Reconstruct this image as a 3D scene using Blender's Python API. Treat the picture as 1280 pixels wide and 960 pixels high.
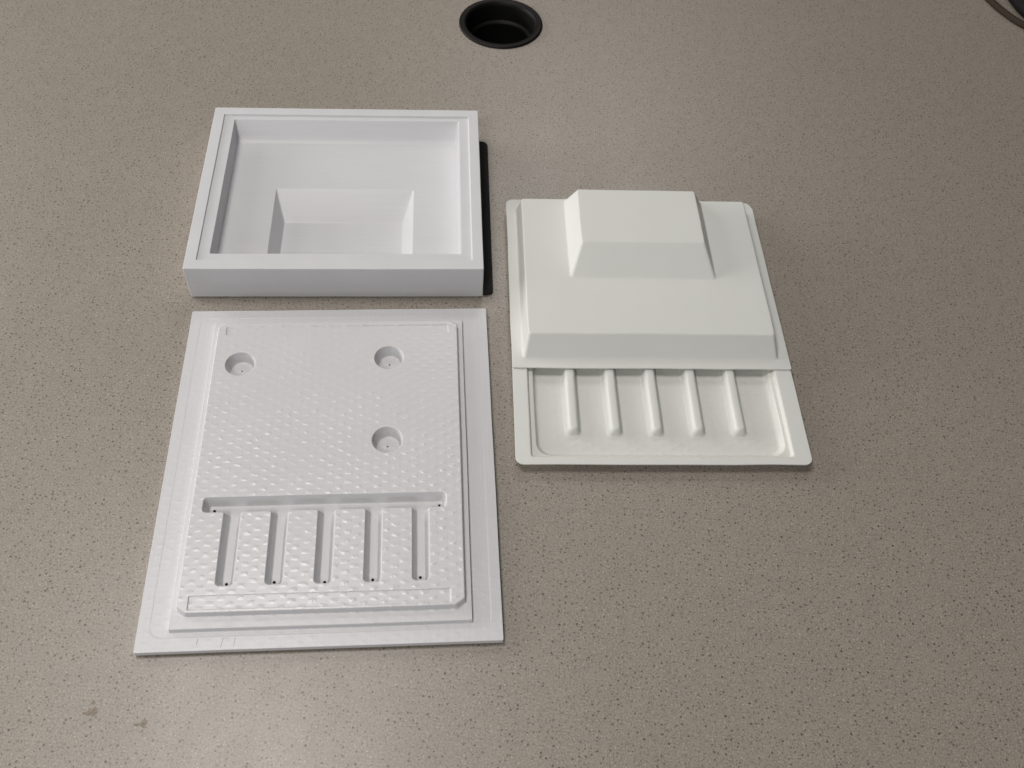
import bpy, bmesh, math, random
from mathutils import Vector, Matrix, noise

for o in list(bpy.data.objects):
    bpy.data.objects.remove(o, do_unlink=True)
SC = bpy.context.scene
COL = SC.collection
MM = 0.001

# ------------------------------------------------------------------ camera
cd = bpy.data.cameras.new('camera')
cam = bpy.data.objects.new('camera', cd)
COL.objects.link(cam)
PITCH, ROLL = math.radians(53.661), math.radians(4.7565)
c, s = math.cos(PITCH), math.sin(PITCH)
fw = Vector((0, c, -s)); r0 = Vector((1, 0, 0)); u0 = Vector((0, s, c))
rr = r0 * math.cos(ROLL) + u0 * math.sin(ROLL)
uu = u0 * math.cos(ROLL) - r0 * math.sin(ROLL)
R = Matrix((rr, uu, -fw)).transposed()
cam.matrix_world = Matrix.Translation((0, 0, 0.5)) @ R.to_4x4()
cd.sensor_fit = 'HORIZONTAL'; cd.sensor_width = 36.0
cd.lens = 36.0 * 1240.34 / 1280.0
cd.clip_start = 0.01; cd.clip_end = 50
cd.dof.use_dof = True; cd.dof.focus_distance = 0.60; cd.dof.aperture_fstop = 20
SC.camera = cam

# ------------------------------------------------------------------ room light
w = bpy.data.worlds.new('World'); SC.world = w; w.use_nodes = True
bg = w.node_tree.nodes['Background']
bg.inputs[0].default_value = (0.93, 0.95, 1.0, 1); bg.inputs[1].default_value = 0.01

def area(name, loc, target, size, power, color, size_y=None):
    ld = bpy.data.lights.new(name, 'AREA'); ld.energy = power; ld.color = color
    ld.shape = 'RECTANGLE'; ld.size = size; ld.size_y = size_y or size
    o = bpy.data.objects.new(name, ld); COL.objects.link(o)
    o.location = loc
    o.rotation_euler = (Vector(target) - Vector(loc)).to_track_quat('-Z', 'Y').to_euler()
    return o
# unseen lights: ceiling lamp above left, added overhead fills behind the viewer and further back,
# low window at back left, added low lights at left and behind the viewer
area('unseen_overhead_light', (-0.48, 0.57, 1.60), (-0.48, 0.57, 0), 0.5, 11.6, (1.0, 0.958, 0.925), 0.5)
area('unseen_overhead_light', (-0.50, -1.10, 1.70), (-0.50, -1.10, 0), 0.6, 17.5, (1.0, 0.965, 0.93), 0.6)  # added overhead fill behind the viewer, brightens front faces and near desk
area('unseen_overhead_light', (0.10, 2.20, 1.70), (0.10, 2.20, 0), 0.6, 9.5, (1.0, 0.968, 0.94), 0.6)  # added overhead light further back, strength fitted to the shading
area('unseen_low_light', (-2.20, 1.60, 0.90), (0, 0.5, 0), 1.0, 18.0, (1.0, 0.975, 0.955), 0.8)
area('unseen_low_light', (-2.60, 0.50, 0.50), (0, 0.5, 0), 1.2, 29.0, (1.0, 0.975, 0.955), 0.6)  # added table-level light at left, strength fitted to the shading
area('unseen_low_light', (-0.60, -2.40, 0.80), (0, 0.5, 0), 1.4, 13.5, (0.97, 0.98, 1.0), 0.9)  # added low fill from the front, lifts the upright front faces

SC.view_settings.view_transform = 'Standard'
SC.view_settings.look = 'None'
SC.view_settings.gamma = 1.0
SC.view_settings.use_curve_mapping = False
SC.view_settings.exposure = 0.0

# ------------------------------------------------------------------ materials
class NT:
    def __init__(s, name):
        s.m = bpy.data.materials.new(name); s.m.use_nodes = True
        s.t = s.m.node_tree; s.b = s.t.nodes['Principled BSDF']
    def n(s, typ, **kw):
        nd = s.t.nodes.new(typ)
        for k, v in kw.items(): setattr(nd, k, v)
        return nd
    def put(s, sock, v):
        if hasattr(v, 'is_output') or isinstance(v, bpy.types.NodeSocket): s.t.links.new(v, sock)
        else: sock.default_value = v
    def math(s, op, a, b=None, c=None, clamp=False):
        nd = s.n('ShaderNodeMath', operation=op, use_clamp=clamp)
        s.put(nd.inputs[0], a)
        if b is not None: s.put(nd.inputs[1], b)
        if c is not None: s.put(nd.inputs[2], c)
        return nd.outputs[0]
    def coord(s, scale=(1, 1, 1), loc=(0, 0, 0), rot=(0, 0, 0)):
        tc = s.n('ShaderNodeTexCoord'); mp = s.n('ShaderNodeMapping')
        mp.inputs['Scale'].default_value = scale; mp.inputs['Location'].default_value = loc
        mp.inputs['Rotation'].default_value = rot
        s.t.links.new(tc.outputs['Object'], mp.inputs['Vector'])
        return mp.outputs[0]
    def noise(s, vec, scale, detail=3, rough=0.55):
        nd = s.n('ShaderNodeTexNoise'); s.put(nd.inputs['Vector'], vec)
        nd.inputs['Scale'].default_value = scale; nd.inputs['Detail'].default_value = detail
        nd.inputs['Roughness'].default_value = rough
        return nd.outputs['Fac']
    def ramp(s, fac, lo, hi, a=0.0, b=1.0, smooth=True):
        nd = s.n('ShaderNodeMapRange')
        nd.interpolation_type = 'SMOOTHSTEP' if smooth else 'LINEAR'
        s.put(nd.inputs[0], fac); s.put(nd.inputs[1], lo); s.put(nd.inputs[2], hi)
        nd.inputs[3].default_value = a; nd.inputs[4].default_value = b
        return nd.outputs[0]
    def mix(s, fac, a, b):
        nd = s.n('ShaderNodeMix', data_type='RGBA')
        s.put(nd.inputs[0], fac); s.put(nd.inputs[6], a); s.put(nd.inputs[7], b)
        return nd.outputs[2]
    def bump(s, h, dist, strength=1.0, normal=None):
        nd = s.n('ShaderNodeBump'); s.put(nd.inputs['Height'], h)
        nd.inputs['Distance'].default_value = dist; nd.inputs['Strength'].default_value = strength
        if normal is not None: s.put(nd.inputs['Normal'], normal)
        return nd.outputs[0]

def white_plastic(name, col, rough, lines='z', panel=False, line_amp=1.0, spec=0.5, mott=0.02, soft=False, imprint=0.0):
    k = NT(name); v = k.coord((1000, 1000, 1000))
    sep = k.n('ShaderNodeSeparateXYZ'); k.put(sep.inputs[0], v)
    X, Y, Z = sep.outputs
    big = k.noise(v, 0.035, 3)
    fine = k.noise(v, 1.3, 3)
    dirt = k.ramp(k.noise(v, 0.22, 4, 0.65), 0.62, 0.78)
    f = k.math('ADD', k.math('MULTIPLY', k.math('SUBTRACT', big, 0.5), 2 * mott),
               k.math('MULTIPLY', k.math('SUBTRACT', fine, 0.5), mott))
    f = k.math('SUBTRACT', f, k.math('MULTIPLY', dirt, 0.010))
    if lines:
        sc = {'z': (40, 40, 1300), 'x': (900, 25, 900), 'y': (25, 900, 900)}[lines]
        streak = k.noise(k.coord(sc), 1.0, 3, 0.6)
        f = k.math('ADD', f, k.math('MULTIPLY', k.math('SUBTRACT', streak, 0.5), 0.11))
    base = k.n('ShaderNodeHueSaturation'); base.inputs['Color'].default_value = (*col, 1)
    k.put(base.inputs['Value'], k.math('ADD', f, 1.0))
    k.put(k.b.inputs['Base Color'], base.outputs[0])
    k.b.inputs['Specular IOR Level'].default_value = spec
    k.put(k.b.inputs['Roughness'], k.math('ADD', rough - 0.06, k.math('MULTIPLY', big, 0.12)))
    nrm = None
    if lines:
        # printed layers: fine wavering ridges stacked along one axis
        src = {'z': Z, 'x': X, 'y': Y}[lines]
        wob = k.math('MULTIPLY', k.noise(v, 0.08, 2), 0.9)
        ph = k.math('MULTIPLY', k.math('ADD', src, wob), 2 * math.pi / (0.45 if lines == 'z' else 0.9))
        h = k.math('MULTIPLY', k.math('SINE', ph), k.ramp(k.noise(v, 0.12, 2), 0.3, 0.75, 0.15, 1.0))
        nrm = k.bump(h, 0.000012 * line_amp, 1.0)
    if panel or imprint:
        # pillowed top layer: staggered shallow bumps left by the infill below
        wx = k.math('ADD', X, k.math('MULTIPLY', k.noise(v, 0.09, 3), 4.6))
        wy = k.math('ADD', Y, k.math('MULTIPLY', k.noise(k.coord((1000, 1000, 1000), (37, 11, 0)), 0.09, 3), 4.6))
        sx = k.math('SINE', k.math('MULTIPLY', wx, 2 * math.pi / 10.6))
        sy = k.math('SINE', k.math('MULTIPLY', wy, 2 * math.pi / 6.2))
        pr = k.math('MULTIPLY', sx, sy)
        pr = k.math('POWER', k.ramp(pr, 0.0, 1.0, 0, 1, False), 1.4)
        amp = k.ramp(k.noise(v, 0.045, 3), 0.3, 0.65, 0.4, 1.0)
        amp = k.math('MULTIPLY', amp, k.ramp(k.noise(v, 0.35, 1), 0.3, 0.7, 0.45, 1.15))
        amp = k.math('MULTIPLY', amp, k.ramp(Y, 80.0, 0.0, 0.7, 1.0))
        nrm = k.bump(k.math('MULTIPLY', pr, amp), 0.00019 if panel else imprint, 1.0, nrm)
    wave = k.noise(v, 0.045, 2)
    nrm = k.bump(wave, 0.00022 if soft else 0.00008, 1.0, nrm)
    nrm2 = k.bump(k.noise(v, 0.9, 3), 0.00004, 0.6, nrm) if nrm is not None else k.bump(k.noise(v, 0.9, 3), 0.00003, 0.6)
    k.put(k.b.inputs['Normal'], nrm2)
    return k.m

M_BOX = white_plastic('printed_white_box', (0.628, 0.630, 0.648), 0.45, 'z')
M_BOXIN = white_plastic('printed_white_cavity', (0.628, 0.630, 0.648), 0.42, 'y', line_amp=0.5)
M_BASE = white_plastic('printed_white_base', (0.630, 0.628, 0.642), 0.36, 'x', line_amp=1.2, imprint=0.00008)
M_PANEL = white_plastic('printed_white_panel', (0.630, 0.630, 0.640), 0.27, None, panel=True)
M_LINER = white_plastic('printed_white_groove', (0.630, 0.630, 0.640), 0.40, 'x', line_amp=0.6)
M_FORM = white_plastic('formed_white_sheet', (0.680, 0.690, 0.656), 0.50, None, mott=0.016, soft=True)
M_FORM_FLOOR = white_plastic('formed_white_floor', (0.690, 0.696, 0.652), 0.48, None, mott=0.03, soft=True, imprint=0.00014)

def plain(name, col, rough, spec=0.5, nscale=900, amp=0.15):
    k = NT(name); v = k.coord()
    n = k.noise(v, nscale, 3)
    k.put(k.b.inputs['Base Color'], k.mix(k.ramp(n, 0.3, 0.7), tuple(x * (1 - amp) for x in col) + (1,), tuple(x * (1 + amp) for x in col) + (1,)))
    k.b.inputs['Roughness'].default_value = rough; k.b.inputs['Specular IOR Level'].default_value = spec
    return k.m
M_BLACK = plain('black_plastic', (0.008, 0.0075, 0.007), 0.5, 0.18)
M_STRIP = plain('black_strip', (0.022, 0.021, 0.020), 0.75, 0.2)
M_HOLE = plain('dark_hole', (0.012, 0.011, 0.010), 0.9, 0.1)
M_PENCIL = plain('pencil_grey', (0.22, 0.21, 0.21), 0.7, 0.2)
M_CABLE_B = plain('brown_cable', (0.042, 0.033, 0.024), 0.9, 0.1)
M_CABLE_K = plain('black_cable', (0.010, 0.009, 0.009), 0.7, 0.15)
M_STAIN = plain('brown_stain', (0.215, 0.172, 0.122), 0.45, 0.5, 900, 0.35)

def desk_material():
    k = NT('speckled_laminate'); v = k.coord((1000, 1000, 1000))
    def dots(cell, rmin, rmax, present, off, soft=0.5):
        mp = k.coord((1000 / cell,) * 3, (off, off * 1.7, 0))
        vo = k.n('ShaderNodeTexVoronoi', voronoi_dimensions='2D', feature='F1')
        wv = k.n('ShaderNodeVectorMath', operation='ADD')
        nz = k.n('ShaderNodeTexNoise'); k.put(nz.inputs['Vector'], mp); nz.inputs['Scale'].default_value = 5.0
        sc = k.n('ShaderNodeVectorMath', operation='SCALE'); k.put(sc.inputs[0], nz.outputs['Color']); sc.inputs['Scale'].default_value = 0.22
        k.put(wv.inputs[0], mp); k.put(wv.inputs[1], sc.outputs[0])
        k.put(vo.inputs['Vector'], wv.outputs[0]); vo.inputs['Scale'].default_value = 1.0
        sp = k.n('ShaderNodeSeparateColor'); k.put(sp.inputs[0], vo.outputs['Color'])
        rad = k.ramp(sp.outputs[0], 0, 1, rmin / cell, rmax / cell, False)
        inner = k.math('MULTIPLY', rad, 1 - soft)
        nd = k.n('ShaderNodeMapRange'); nd.interpolation_type = 'SMOOTHSTEP'
        k.put(nd.inputs[0], vo.outputs['Distance']); k.put(nd.inputs[1], inner); k.put(nd.inputs[2], rad)
        nd.inputs[3].default_value = 1; nd.inputs[4].default_value = 0
        on = k.math('LESS_THAN', sp.outputs[1], present)
        wgt = k.ramp(sp.outputs[2], 0, 1, 0.35, 1.0, False)
        return k.math('MULTIPLY', k.math('MULTIPLY', nd.outputs[0], on), wgt)
    big = k.noise(v, 0.012, 3)
    mid = k.noise(v, 0.10, 3)
    fine = k.noise(v, 1.05, 4, 0.7)
    col = k.mix(k.ramp(mid, 0.35, 0.65), (0.292, 0.255, 0.211, 1), (0.320, 0.279, 0.231, 1))
    col = k.mix(k.math('MULTIPLY', k.ramp(k.noise(v, 0.07, 2), 0.5, 0.7), 0.35), col, (0.280, 0.266, 0.218, 1))
    col = k.mix(k.ramp(fine, 0.28, 0.72, 0.0, 1.0), k.mix(0.55, col, (0.14, 0.124, 0.105, 1)), k.mix(0.42, col, (0.50, 0.455, 0.395, 1)))
    col = k.mix(k.math('MULTIPLY', dots(1.7, 0.25, 0.55, 0.6, 3.3, 0.5), 0.75), col, (0.13, 0.112, 0.092, 1))
    col = k.mix(k.math('MULTIPLY', dots(2.4, 0.25, 0.55, 0.5, 9.1, 0.6), 0.75), col, (0.56, 0.51, 0.45, 1))
    col = k.mix(k.math('MULTIPLY', dots(3.2, 0.32, 0.85, 0.70, 21.7, 0.45), 0.95), col, (0.075, 0.062, 0.05, 1))
    col = k.mix(k.math('MULTIPLY', dots(7.0, 0.4, 1.0, 0.5, 41.7, 0.6), 0.5), col, (0.25, 0.16, 0.11, 1))
    k.put(k.b.inputs['Base Color'], col)
    smear = k.noise(k.coord((1000 * 0.02, 1000 * 0.006, 1), (3, 5, 0), (0, 0, 0.5)), 1.0, 4, 0.6)
    k.put(k.b.inputs['Roughness'], k.math('ADD', 0.25, k.math('ADD', k.math('MULTIPLY', big, 0.12), k.math('MULTIPLY', smear, 0.14))))
    k.b.inputs['Specular IOR Level'].default_value = 0.6
    k.put(k.b.inputs['Normal'], k.bump(k.noise(v, 0.9, 3), 0.00006, 0.7))
    return k.m
M_DESK = desk_material()

# ------------------------------------------------------------------ mesh helpers (all in millimetres)
WARP = {'mould_box': (0.16, 3.1), 'mould_plate': (0.18, 7.7), 'formed_tray': (0.38, 1.3), 'formed_cover': (0.38, 1.3)}
def tag(o, label=None, cat=None, group=None, kind=None):
    for kk, vv in (('label', label), ('category', cat), ('group', group), ('kind', kind)):
        if vv: o[kk] = vv
    return o
def empty(name, loc_mm, rz):
    o = bpy.data.objects.new(name, None); COL.objects.link(o)
    o.location = Vector(loc_mm) * MM; o.rotation_euler = (0, 0, rz); o.empty_display_size = 0.02
    return o
def link(name, bm, mat, parent=None, smooth=True):
    warp, warp_seed = WARP.get(parent.name if parent else '', (0, 0))
    bmesh.ops.recalc_face_normals(bm, faces=bm.faces) if smooth == 'recalc' else None
    if warp:
        for v in bm.verts:
            n = noise.noise_vector(Vector((v.co.x * 0.03 + warp_seed, v.co.y * 0.03, 0.0)))
            m = noise.noise_vector(Vector((v.co.x * 0.11 + warp_seed, v.co.y * 0.11, 5.0)))
            v.co.x += warp * (n.x + 0.4 * m.x); v.co.y += warp * (n.y + 0.4 * m.y)
    for v in bm.verts: v.co *= MM
    me = bpy.data.meshes.new(name); bm.to_mesh(me); bm.free()
    for p in me.polygons: p.use_smooth = bool(smooth)
    me.materials.append(mat)
    o = bpy.data.objects.new(name, me); COL.objects.link(o)
    if parent: o.parent = parent
    if smooth:
        md = o.modifiers.new('weighted_normals', 'WEIGHTED_NORMAL'); md.mode = 'FACE_AREA'; md.weight = 90; md.keep_sharp = True
    return o

EDGE_PTS = 8
def rounded(poly, r, n=3):
    """polygon (ccw) with every corner rounded by about r -> list of points, n+1 per corner"""
    arcs = []; N = len(poly)
    for i in range(N):
        out = []; arcs.append(out)
        P = Vector(poly[i]); A = Vector(poly[i - 1]); B = Vector(poly[(i + 1) % N])
        ri = r[i] if isinstance(r, (list, tuple)) else r
        da = (A - P); db = (B - P)
        ta = min(ri, da.length * 0.48); tb = min(ri, db.length * 0.48)
        p0 = P + da.normalized() * ta; p2 = P + db.normalized() * tb
        for j in range(n + 1):
            t = j / n
            # quadratic with a slightly fuller weight, close to a circle arc
            wgt = 0.72
            a, b, cc = (1 - t) ** 2, 2 * t * (1 - t) * wgt, t * t
            q = (p0 * a + P * b + p2 * cc) / (a + b + cc)
            out.append((q.x, q.y))
    full = []
    for i in range(N):
        full += arcs[i]
        a, b = arcs[i][-1], arcs[(i + 1) % N][0]
        for j in range(1, EDGE_PTS):
            t = j / EDGE_PTS
            full.append((a[0] + (b[0] - a[0]) * t, a[1] + (b[1] - a[1]) * t))
    return full
def rect(x0, x1, y0, y1, r=0.8, n=3, ch=0):
    if ch:
        cx, cy = ch
        poly = [(x0 + cx, y0), (x1 - cx, y0), (x1, y0 + cy), (x1, y1 - cy), (x1 - cx, y1), (x0 + cx, y1), (x0, y1 - cy), (x0, y0 + cy)]
    else:
        poly = [(x0, y0), (x1, y0), (x1, y1), (x0, y1)]
    return rounded(poly, r, n)
def circle(cx, cy, r, n=40):
    return [(cx + r * math.cos(2 * math.pi * i / n), cy + r * math.sin(2 * math.pi * i / n)) for i in range(n)]
def inset(poly, d):
    """shift each edge of a ccw polygon inwards by d"""
    N = len(poly); out = []
    for i in range(N):
        P = Vector(poly[i]); A = Vector(poly[i - 1]); B = Vector(poly[(i + 1) % N])
        e1 = (P - A).normalized(); e2 = (B - P).normalized()
        n1 = Vector((-e1.y, e1.x)); n2 = Vector((-e2.y, e2.x))
        k = 1 + n1.dot(n2)
        out.append(tuple(P + (n1 + n2) * (d / max(k, 0.2))))
    return out
def lerp(Ca, Cb, t):
    return ([(a[0] + (b[0] - a[0]) * t, a[1] + (b[1] - a[1]) * t) for a, b in zip(Ca[0], Cb[0])], Ca[1] + (Cb[1] - Ca[1]) * t)
def dist(Ca, Cb):
    h = max(math.hypot(a[0] - b[0], a[1] - b[1]) for a, b in zip(Ca[0], Cb[0]))
    return math.hypot(h, Ca[1] - Cb[1])
def fillet_path(ctrl):
    """ctrl: list of (points, z, fillet). Interior corners become small rounded edges"""
    rings = [(ctrl[0][0], ctrl[0][1])]
    for i in range(1, len(ctrl) - 1):
        C = ctrl[i][:2]; e = ctrl[i][2]
        A, B = ctrl[i - 1][:2], ctrl[i + 1][:2]
        if e <= 0:
            rings.append(C); continue
        ta = min(0.48, e / max(dist(C, A), 1e-6)); tb = min(0.48, e / max(dist(C, B), 1e-6))
        p0, p2 = lerp(C, A, ta), lerp(C, B, tb)
        for j in range(5):
            t = j / 4
            q1, q2 = lerp(p0, C, t), lerp(C, p2, t)
            rings.append(lerp(q1, q2, t))
    rings.append((ctrl[-1][0], ctrl[-1][1]))
    return rings
def loft(rings, cap0=False, cap1=False, bm=None):
    bm = bm or bmesh.new(); rows = []
    for pts, z in rings:
        rows.append([bm.verts.new((p[0], p[1], z)) for p in pts])
    N = len(rows[0])
    for a, b in zip(rows[:-1], rows[1:]):
        for i in range(N):
            j = (i + 1) % N
            bm.faces.new((a[i], a[j], b[j], b[i]))
    if cap0: bm.faces.new(list(reversed(rows[0])))
    if cap1: bm.faces.new(rows[-1])
    return bm, rows
def surf(name, ctrl, mat, parent, cap0=False, cap1=False):
    bm, rows = loft(fillet_path(ctrl), cap0, cap1)
    return link(name, bm, mat, parent)
def fill_with_holes(bm, outer, holes, z):
    """planar face between an outer loop of existing verts and new hole loops"""
    edges = []
    def loop(vs):
        for i in range(len(vs)):
            a, b = vs[i], vs[(i + 1) % len(vs)]
            e = bm.edges.get((a, b)) or bm.edges.new((a, b))
            edges.append(e)
    loop(outer)
    for h in holes:
        loop([bm.verts.new((p[0], p[1], z)) for p in h])
    g = bmesh.ops.triangle_fill(bm, use_beauty=True, use_dissolve=False, edges=edges, normal=(0, 0, 1))
    for f in g['geom']:
        if isinstance(f, bmesh.types.BMFace) and f.normal.z < 0: f.normal_flip()
def grow(x0, x1, y0, y1, d): return (x0 - d, x1 + d, y0 - d, y1 + d)

# ------------------------------------------------------------------ desk
GX, GY, GR = -34.9, 746.4, 35.6
bm = bmesh.new()
TOP = rect(-900, 900, -250, 1250, 4, 2)
rows = loft([(TOP, -26), (TOP, 0)], False, False, bm)[1]
fill_with_holes(bm, rows[1], [circle(GX, GY, 31.0, 64)], 0)
desk = link('desk', bm, M_DESK, None, smooth=False)
tag(desk, 'speckled grey-beige laminate desk top under everything', None, kind='structure')

def blob(name, cx, cy, parts, seed, parent):
    rnd = random.Random(seed); bm = bmesh.new()
    for (dx, dy, rx, ry, a) in parts:
        vs = []
        n = 22
        for i in range(n):
            t = 2 * math.pi * i / n; q = rnd.uniform(0.6, 1.15)
            x, y = rx * q * math.cos(t), ry * q * math.sin(t)
            vs.append(bm.verts.new((cx + dx + x * math.cos(a) - y * math.sin(a), cy + dy + x * math.sin(a) + y * math.cos(a), 0.05)))
        bm.faces.new(vs)
    return link(name, bm, M_STAIN, parent, smooth=False)
blob('stain', -193, 146.5, [(0, 0, 3.2, 2.3, 0.4), (-0.8, 4.2, 1.2, 1.0, 0), (-3.6, -1.2, 0.9, 0.6, 0.3), (-2.0, -5.5, 0.8, 0.6, 0)], 3, desk)
blob('stain', -166.5, 142.8, [(0, 0, 1.7, 2.7, -0.1), (-2.8, -0.8, 1.6, 0.8, 0.35), (0.4, -3.8, 0.6, 0.9, 0)], 8, desk)

# ------------------------------------------------------------------ box-shaped mould (top left)
BH = 27.6
box = empty('mould_box', (-127.8, 505.6, 0), 0.110077)
tag(box, 'thick white box-shaped mould with deep stepped cavity, standing behind the flat mould plate', 'mould')
bo = (-95.3, 95.3, -79.4, 79.4); rc = (-88, 88.3, -71.6, 72); ca = (-80.3, 81, -64.8, 68)
fl = (-79.0, 79.6, -63.5, 58.0); pk = (-47.2, 48.6, -61.0, 10.0); pf = (-41.0, 41.2, -59.5, -12.6)
ZL, ZF, ZP = BH - 1.3, 13.2, 2.2
surf('body', [
    (rect(*grow(*bo, -3)), 0.0, 0), (rect(*grow(*bo, -1.5)), 0.0, 0.3), (rect(*bo), 0.9, 0.4), (rect(*bo), BH, 0.6),
    (rect(*rc, 0.8), BH, 0.3), (rect(*grow(*rc, -0.4)), ZL, 0.35), (rect(*grow(*ca, 1.0)), ZL, 0)], M_BOX, box, cap0=True)
surf('cavity', [
    (rect(*grow(*ca, 1.0)), ZL, 0), (rect(*ca, 1.2), ZL, 0.6), (rect(fl[0] - 0.25, fl[1] + 0.25, fl[2] - 0.2, 60.0, 1.5), ZF + 2.6, 1.5), (rect(fl[0] - 0.1, fl[1] + 0.1, fl[2] - 0.1, 56.6, 1.5), ZF + 0.75, 0.8), (rect(fl[0], fl[1], fl[2], 49.0, 1.5), ZF, 2.0), (rect(*grow(*pk, 0.8)), ZF, 0)], M_BOXIN, box)
surf('pocket', [
    (rect(*grow(*pk, 0.8)), ZF, 0), (rect(*pk, 0.8), ZF, 0.6), (rect(*pf, 1.0), ZP, 1.4),
    (rect(*grow(*pf, -6)), ZP, 0)], M_BOXIN, box, cap1=True)

# ------------------------------------------------------------------ flat mould plate (bottom left)
plate = empty('mould_plate', (-100.7, 300.2, 0), 0.123049)
tag(plate, 'flat stepped white mould plate with comb-shaped groove and three round pockets', 'mould')
PB, P2, P3 = 4.5, 7.0, 10.5
be = (-94.3, 94.2, -113.7, 113.4); bi = (-88.3, 88.6, -106.6, 107.0)
l2 = (-78.0, 78.2, -103.0, 101.5); l3 = (-74.6, 74.6, -95.6, 98.2)
def jag(pts, seed, a):
    rnd = random.Random(seed)
    return [(x + rnd.uniform(-a, a), y + rnd.uniform(-a, a)) for x, y in pts]
surf('base_plate', [
    (rect(*grow(*be, -4)), 0.0, 0), (rect(*grow(*be, -2.4)), 0.0, 0.2), (rect(*grow(*be, -2.2)), 0.9, 0.2), (rect(*be), 1.2, 0.3), (rect(*be, 0.8), PB, 0.5),
    (rect(*bi, 6), PB, 0.25), (rect(*grow(*bi, -0.5), 6), PB - 0.09, 0.25), (rect(*grow(*l2, 0.8)), PB - 0.09, 0)], M_BASE, plate, cap0=True)
surf('lower_step', [
    (rect(*grow(*l2, 0.8)), PB - 0.09, 0), (rect(*grow(*l2, 0.25), 0.6), PB - 0.09, 0.4), (rect(*l2, 0.6), P2, 0.5), (rect(*grow(*l3, -3)), P2, 0)], M_BASE, plate)

# raised panel with its openings
COMB_X = [-51.8, -26.0, -0.4, 25.6, 51.4]; SW = 4.75
comb = [(-68.6, -37.0)]
for x in COMB_X:
    comb += [(x - SW, -37.0), (x - SW, -81.2), (x + SW, -81.2), (x + SW, -37.0)]
comb += [(66.0, -37.0), (66.0, -27.4), (-68.6, -27.4)]
def comb_r(convex, concave):
    r = [convex]
    for x in COMB_X: r += [concave, convex, convex, concave]
    return r + [convex, convex, convex]
PITS = [(-58.3, 65.7), (32.0, 69.0), (32.0, 8.4)]
BAR_F = (-69.2, 67.4, -94.2, -86.1); BAR_B = (-69.6, 69.2, 88.2, 95.2)
EPS = 0.45
comb0 = rounded(inset(comb, -EPS), comb_r(2.6, 0.9), 4)
hole_loops = [comb0] + [circle(x, y, 9.0 + 0.6) for x, y in PITS] + [rect(*grow(*BAR_F, 0.3), 0.6), rect(*grow(*BAR_B, 0.3), 0.6)]
CH = (4.8, 3.6)
rg = fillet_path([
    (rect(*grow(*l3, 1.3), 0.6, ch=CH), P2 + 0.03, 0), (rect(*grow(*l3, 0.7), 0.6, ch=CH), P2 + 0.03, 0.5), (rect(*l3, 0.6, ch=CH), P3, 0.7), (rect(*grow(*l3, -0.9), 0.6, ch=CH), P3, 0)])
bm, rows = loft(rg)
fill_with_holes(bm, rows[-1], hole_loops, P3)
link('raised_panel', bm, M_PANEL, plate)
GZ = 3.8
cg = surf('comb_groove', [
    (comb0, P3, 0), (rounded(comb, comb_r(2.4, 1.0), 4), P3, 0.7), (rounded(inset(comb, 2.5), comb_r(1.2, 2.4), 4), GZ, 0.8),
    (rounded(inset(comb, 3.4), comb_r(0.6, 2.9), 4), GZ, 0)], M_LINER, plate, cap1=False)
# groove floor
bm = bmesh.new()
loopf = [bm.verts.new((p[0], p[1], GZ)) for p in rounded(inset(comb, 3.4), comb_r(0.6, 2.9), 4)]
fill_with_holes(bm, loopf, [], GZ)
link('groove_floor', bm, M_LINER, plate)

def vent(x, y, z, r, parent):
    """small drilled hole: a countersunk dark cup"""
    bm, _ = loft([(circle(x, y, r, 14), z + 0.06), (circle(x, y, r * 0.75, 14), z + 0.02)], False, True)
    return link('vent_hole', bm, M_HOLE, parent, smooth=False)
for i, (x, y) in enumerate([(-51.9, -77.2), (-26.8, -76.9), (-0.1, -77.6), (25.4, -77.0), (50.9, -76.5), (-63.3, -32.6), (61.8, -32.4)]):
    vent(x, y, GZ, 0.85 if i != 6 else 0.7, plate)
for x, y in PITS:
    pit = surf('round_pocket', [
        (circle(x, y, 9.6), P3, 0), (circle(x, y, 8.9), P3, 0.6), (circle(x, y, 7.0), 2.7, 0.9), (circle(x, y, 3.0), 2.7, 0)], M_LINER, plate, cap1=True)
    vent(x, y, 2.7, 0.5, plate).parent = pit
for b, nm in ((BAR_F, 'shallow_bar'), (BAR_B, 'shallow_bar')):
    surf(nm, [(rect(*grow(*b, 0.3), 0.6), P3, 0), (rect(*b, 0.6), P3, 0.2), (rect(*grow(*b, -0.35), 0.6), P3 - 0.55, 0.25),
              (rect(*grow(*b, -1.2), 0.6), P3 - 0.55, 0)], M_PANEL, plate, cap1=True)
# pencil ticks and chips on the rim
def tick(pts, wd, z, mat, parent):
    bm = bmesh.new()
    for (x0, y0), (x1, y1) in zip(pts[:-1], pts[1:]):
        d = Vector((x1 - x0, y1 - y0)).normalized(); nrm = Vector((-d.y, d.x)) * wd / 2
        q = [(x0 + nrm.x, y0 + nrm.y), (x0 - nrm.x * .6, y0 - nrm.y * .6), (x1 - nrm.x, y1 - nrm.y), (x1 + nrm.x * .7, y1 + nrm.y * .7)]
        bm.faces.new([bm.verts.new((a, b, z)) for a, b in q])
    return link('pencil_mark', bm, mat, parent, smooth=False)
tick([(-35.7, 107.6), (-34.9, 104.9)], 0.7, PB - 0.17, M_PENCIL, plate)
tick([(20.9, -104.3), (20.9, -105.8)], 0.55, PB - 0.17, M_HOLE, plate)
tick([(-62.8, -107.2), (-63.2, -110.2)], 0.28, PB + 0.03, M_PENCIL, plate)
tick([(-50.2, -107.4), (-50.8, -112.4)], 0.2, PB + 0.03, M_PENCIL, plate)
tick([(-43.8, -107.0), (-44.3, -112.2)], 0.2, PB + 0.03, M_PENCIL, plate)
tick([(-50.3, -107.6), (-47.2, -107.3)], 0.15, PB + 0.03, M_PENCIL, plate)

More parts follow.
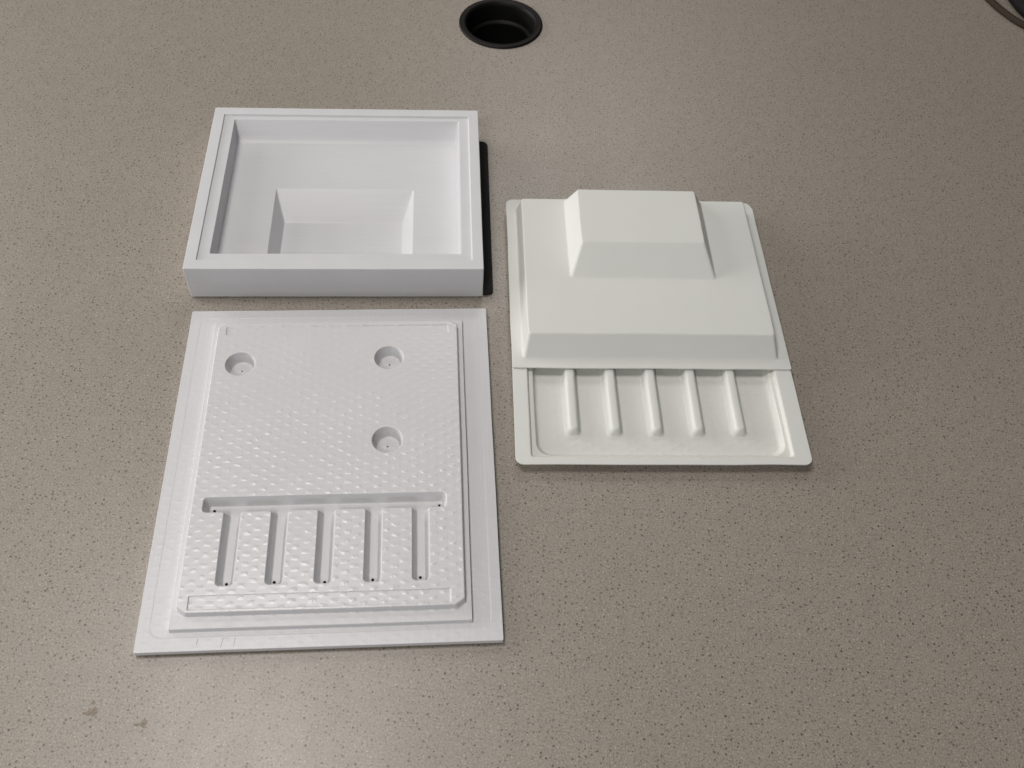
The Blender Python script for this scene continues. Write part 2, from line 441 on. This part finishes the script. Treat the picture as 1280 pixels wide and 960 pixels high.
# ------------------------------------------------------------------ formed tray (under) and formed cover (on it)
TRZ = 0.096297; TL = (83.5, 424.0)
tray = empty('formed_tray', (*TL, 0), TRZ)
tag(tray, 'thin white tray with five ribs, flat on the desk, half under the cover', 'tray')
to = (-88.5, 88.4, -111.0, 110.8); t1 = (-79.0, 77.6, -105.6, 97.0); t2 = (-75.6, 74.6, -103.6, 93.5)
ZT, Z1, Z0 = 7.0, 4.7, 1.0
surf('flange', [
    (rect(*grow(*to, -5), 5, 5), ZT - 1.0, 0), (rect(*grow(*to, -0.1), 5, 5), ZT - 1.0, 0.3), (rect(*to, 5, 5), ZT - 0.05, 0.7),
    (rect(*grow(*t1, 1.6), 2, 5), ZT, 0)], M_FORM, tray)
bas = surf('basin', [
    (rect(*grow(*t1, 1.6), 2, 5), ZT, 0), (rect(*t1, 2, 5), ZT, 1.7), (rect(*grow(*t1, -0.6), 2, 5), Z1, 1.0), (rect(*t2, 9, 5), Z1, 1.2),
    (rect(*grow(*t2, -1.6), 9, 5), Z0, 1.8), (rect(*grow(*t2, -6), 4, 5), Z0, 0)], M_FORM_FLOOR, tray, cap1=True)
surf('underside', [
    (rect(*grow(*t2, -6), 4, 5), 0.02, 0), (rect(*grow(*t2, -0.6), 4, 5), 0.02, 1.0), (rect(*grow(*t2, 0.8), 4, 5), Z1 - 1, 0.6),
    (rect(*grow(*t1, 0.4), 2, 5), Z1 - 1, 0.6), (rect(*grow(*t1, 0.8), 2, 5), ZT - 1, 0.6), (rect(*grow(*to, -5), 5, 5), ZT - 1.0, 0)], M_FORM, tray, cap0=True)
RIB_X = [-52.6, -27.2, -1.8, 23.6, 49.2]
for i, x in enumerate(RIB_X):
    y0 = -85.6
    ra = (x - 4.6, x + 4.6, y0 - 1.8, -24.0); rb = (x - 2.7, x + 2.7, y0 - 0.3, -26.0)
    surf('rib', [
        (rect(*grow(*ra, 2.0), 3.2, 6), Z0 + 0.02, 0), (rect(*ra, 3.2, 6), Z0 + 0.02, 1.4), (rect(*rb, 2.5, 6), 6.3, 1.7), (rect(*grow(*rb, -2.3), 0.35, 6), 6.45, 0)],
        M_FORM, tray, cap1=True)

cover = empty('formed_cover', (*TL, 0), TRZ)
tag(cover, 'thin white formed cover with a raised platform and tall hood, resting on the ribbed tray', 'cover')
ZC = 8.25
fo = (-88.7, 88.7, -41.2, 106.8); pb = (-81.6, 81.4, -33.6, 99.6); pt = (-78.8, 78.0, -23.8, 97.0)
hb = (-49.3, 47.0, 23.2, 95.6); ht = (-41.2, 40.6, 45.2, 95.0)
surf('flange', [
    (rect(*grow(*fo, -6.6), 4, 5), ZC - 1.0, 0), (rect(*grow(*fo, -0.1), [1.0, 1.0, 5, 5], 5), ZC - 1.0, 0.25), (rect(*fo, [1.0, 1.0, 5, 5], 5), ZC, 0.6), (rect(*grow(*pb, 1.6), 2, 5), ZC, 0)], M_FORM, cover)
surf('platform', [
    (rect(*grow(*pb, 1.6), 2, 5), ZC, 0), (rect(*pb, 2, 5), ZC, 1.5), (rect(*pt, 2, 5), 21.0, 1.2), (rect(*grow(*pt, -2.5), 2, 5), 21.0, 0)], M_FORM, cover, cap1=True)
surf('hood', [
    (rect(*grow(*hb, 1.3), 2, 5), 21.03, 0), (rect(*hb, 2, 5), 21.03, 1.8), (rect(*ht, 1.5, 5), 32.0, 1.0), (rect(*grow(*ht, -2), 1.5, 5), 32.0, 0)], M_FORM, cover, cap1=True)

# ------------------------------------------------------------------ black strip beside the box
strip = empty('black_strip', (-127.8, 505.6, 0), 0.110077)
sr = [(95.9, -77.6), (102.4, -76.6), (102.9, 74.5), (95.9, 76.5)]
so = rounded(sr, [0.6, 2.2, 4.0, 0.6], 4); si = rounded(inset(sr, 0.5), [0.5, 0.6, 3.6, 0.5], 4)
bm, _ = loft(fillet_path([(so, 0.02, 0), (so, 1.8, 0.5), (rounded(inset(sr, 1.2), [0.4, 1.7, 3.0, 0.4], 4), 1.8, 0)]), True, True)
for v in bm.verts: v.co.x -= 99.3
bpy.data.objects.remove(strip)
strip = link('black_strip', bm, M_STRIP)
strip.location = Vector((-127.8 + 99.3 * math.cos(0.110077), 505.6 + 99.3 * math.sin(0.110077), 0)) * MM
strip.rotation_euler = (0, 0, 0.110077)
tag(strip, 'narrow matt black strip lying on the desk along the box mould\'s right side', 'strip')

# ------------------------------------------------------------------ cable grommet
gr = empty('cable_grommet', (GX, GY, 0), 0)
tag(gr, 'round black plastic cable grommet set into the desk top', 'grommet')
def turn(name, prof, mat, parent, n=72):
    bm = bmesh.new(); rows = []
    for r, z in prof:
        rows.append([bm.verts.new((r * math.cos(2 * math.pi * i / n), r * math.sin(2 * math.pi * i / n), z)) for i in range(n)])
    for a, b in zip(rows[:-1], rows[1:]):
        for i in range(n):
            bm.faces.new((a[i], a[(i + 1) % n], b[(i + 1) % n], b[i]))
    if prof[-1][0] < 30 and name in ('blackout_cap',): bm.faces.new(rows[-1])
    return link(name, bm, mat, parent)
turn('rim', [(35.6, 0.0), (35.6, 0.7), (35.3, 1.3), (34.6, 1.8), (33.4, 2.1), (31.4, 1.9), (30.2, 1.3), (29.4, 0.3), (29.0, -1.5)], M_BLACK, gr)
turn('sleeve', [(29.0, -1.5), (28.6, -8), (28.4, -15.0), (28.1, -15.6), (26.4, -16.0), (25.6, -16.6), (25.4, -18), (25.3, -40)], M_BLACK, gr)
turn('blackout_cap', [(25.3, -40), (0.6, -40)], M_BLACK, gr)  # black cap added to keep light out of the sleeve's open end

# ------------------------------------------------------------------ cables (top right corner)
def cable(name, pts, rad, mat, label):
    cu = bpy.data.curves.new(name, 'CURVE'); cu.dimensions = '3D'; cu.bevel_depth = rad * MM; cu.bevel_resolution = 5; cu.resolution_u = 16
    sp = cu.splines.new('BEZIER'); sp.bezier_points.add(len(pts) - 1)
    for b, p in zip(sp.bezier_points, pts):
        b.co = Vector(p) * MM; b.handle_left_type = b.handle_right_type = 'AUTO'
    tmp = bpy.data.objects.new(name + '_tmp', cu); COL.objects.link(tmp)
    bpy.context.view_layer.update()
    me = bpy.data.meshes.new_from_object(tmp.evaluated_get(bpy.context.evaluated_depsgraph_get()))
    bpy.data.objects.remove(tmp)
    me.name = name
    for p in me.polygons: p.use_smooth = True
    me.materials.clear(); me.materials.append(mat)
    o = bpy.data.objects.new(name, me); COL.objects.link(o)
    return tag(o, label, 'cable')
cable('thin_cable', [(392, 905, 2.8), (394, 872, 2.8), (401.5, 844, 2.8), (411.5, 822.5, 2.8), (427, 803, 2.8), (452, 786, 2.8), (490, 776, 2.8)], 2.8, M_CABLE_B,
      'thin dark brown cable curving across the desk corner')
cable('thick_cable', [(418, 900, 5.7), (420.5, 872, 5.7), (424.5, 847, 5.7), (433, 819, 5.7), (451, 798, 5.7), (492, 784, 5.7)], 5.6, M_CABLE_K,
      'thick black cable curving just outside the thin brown one')
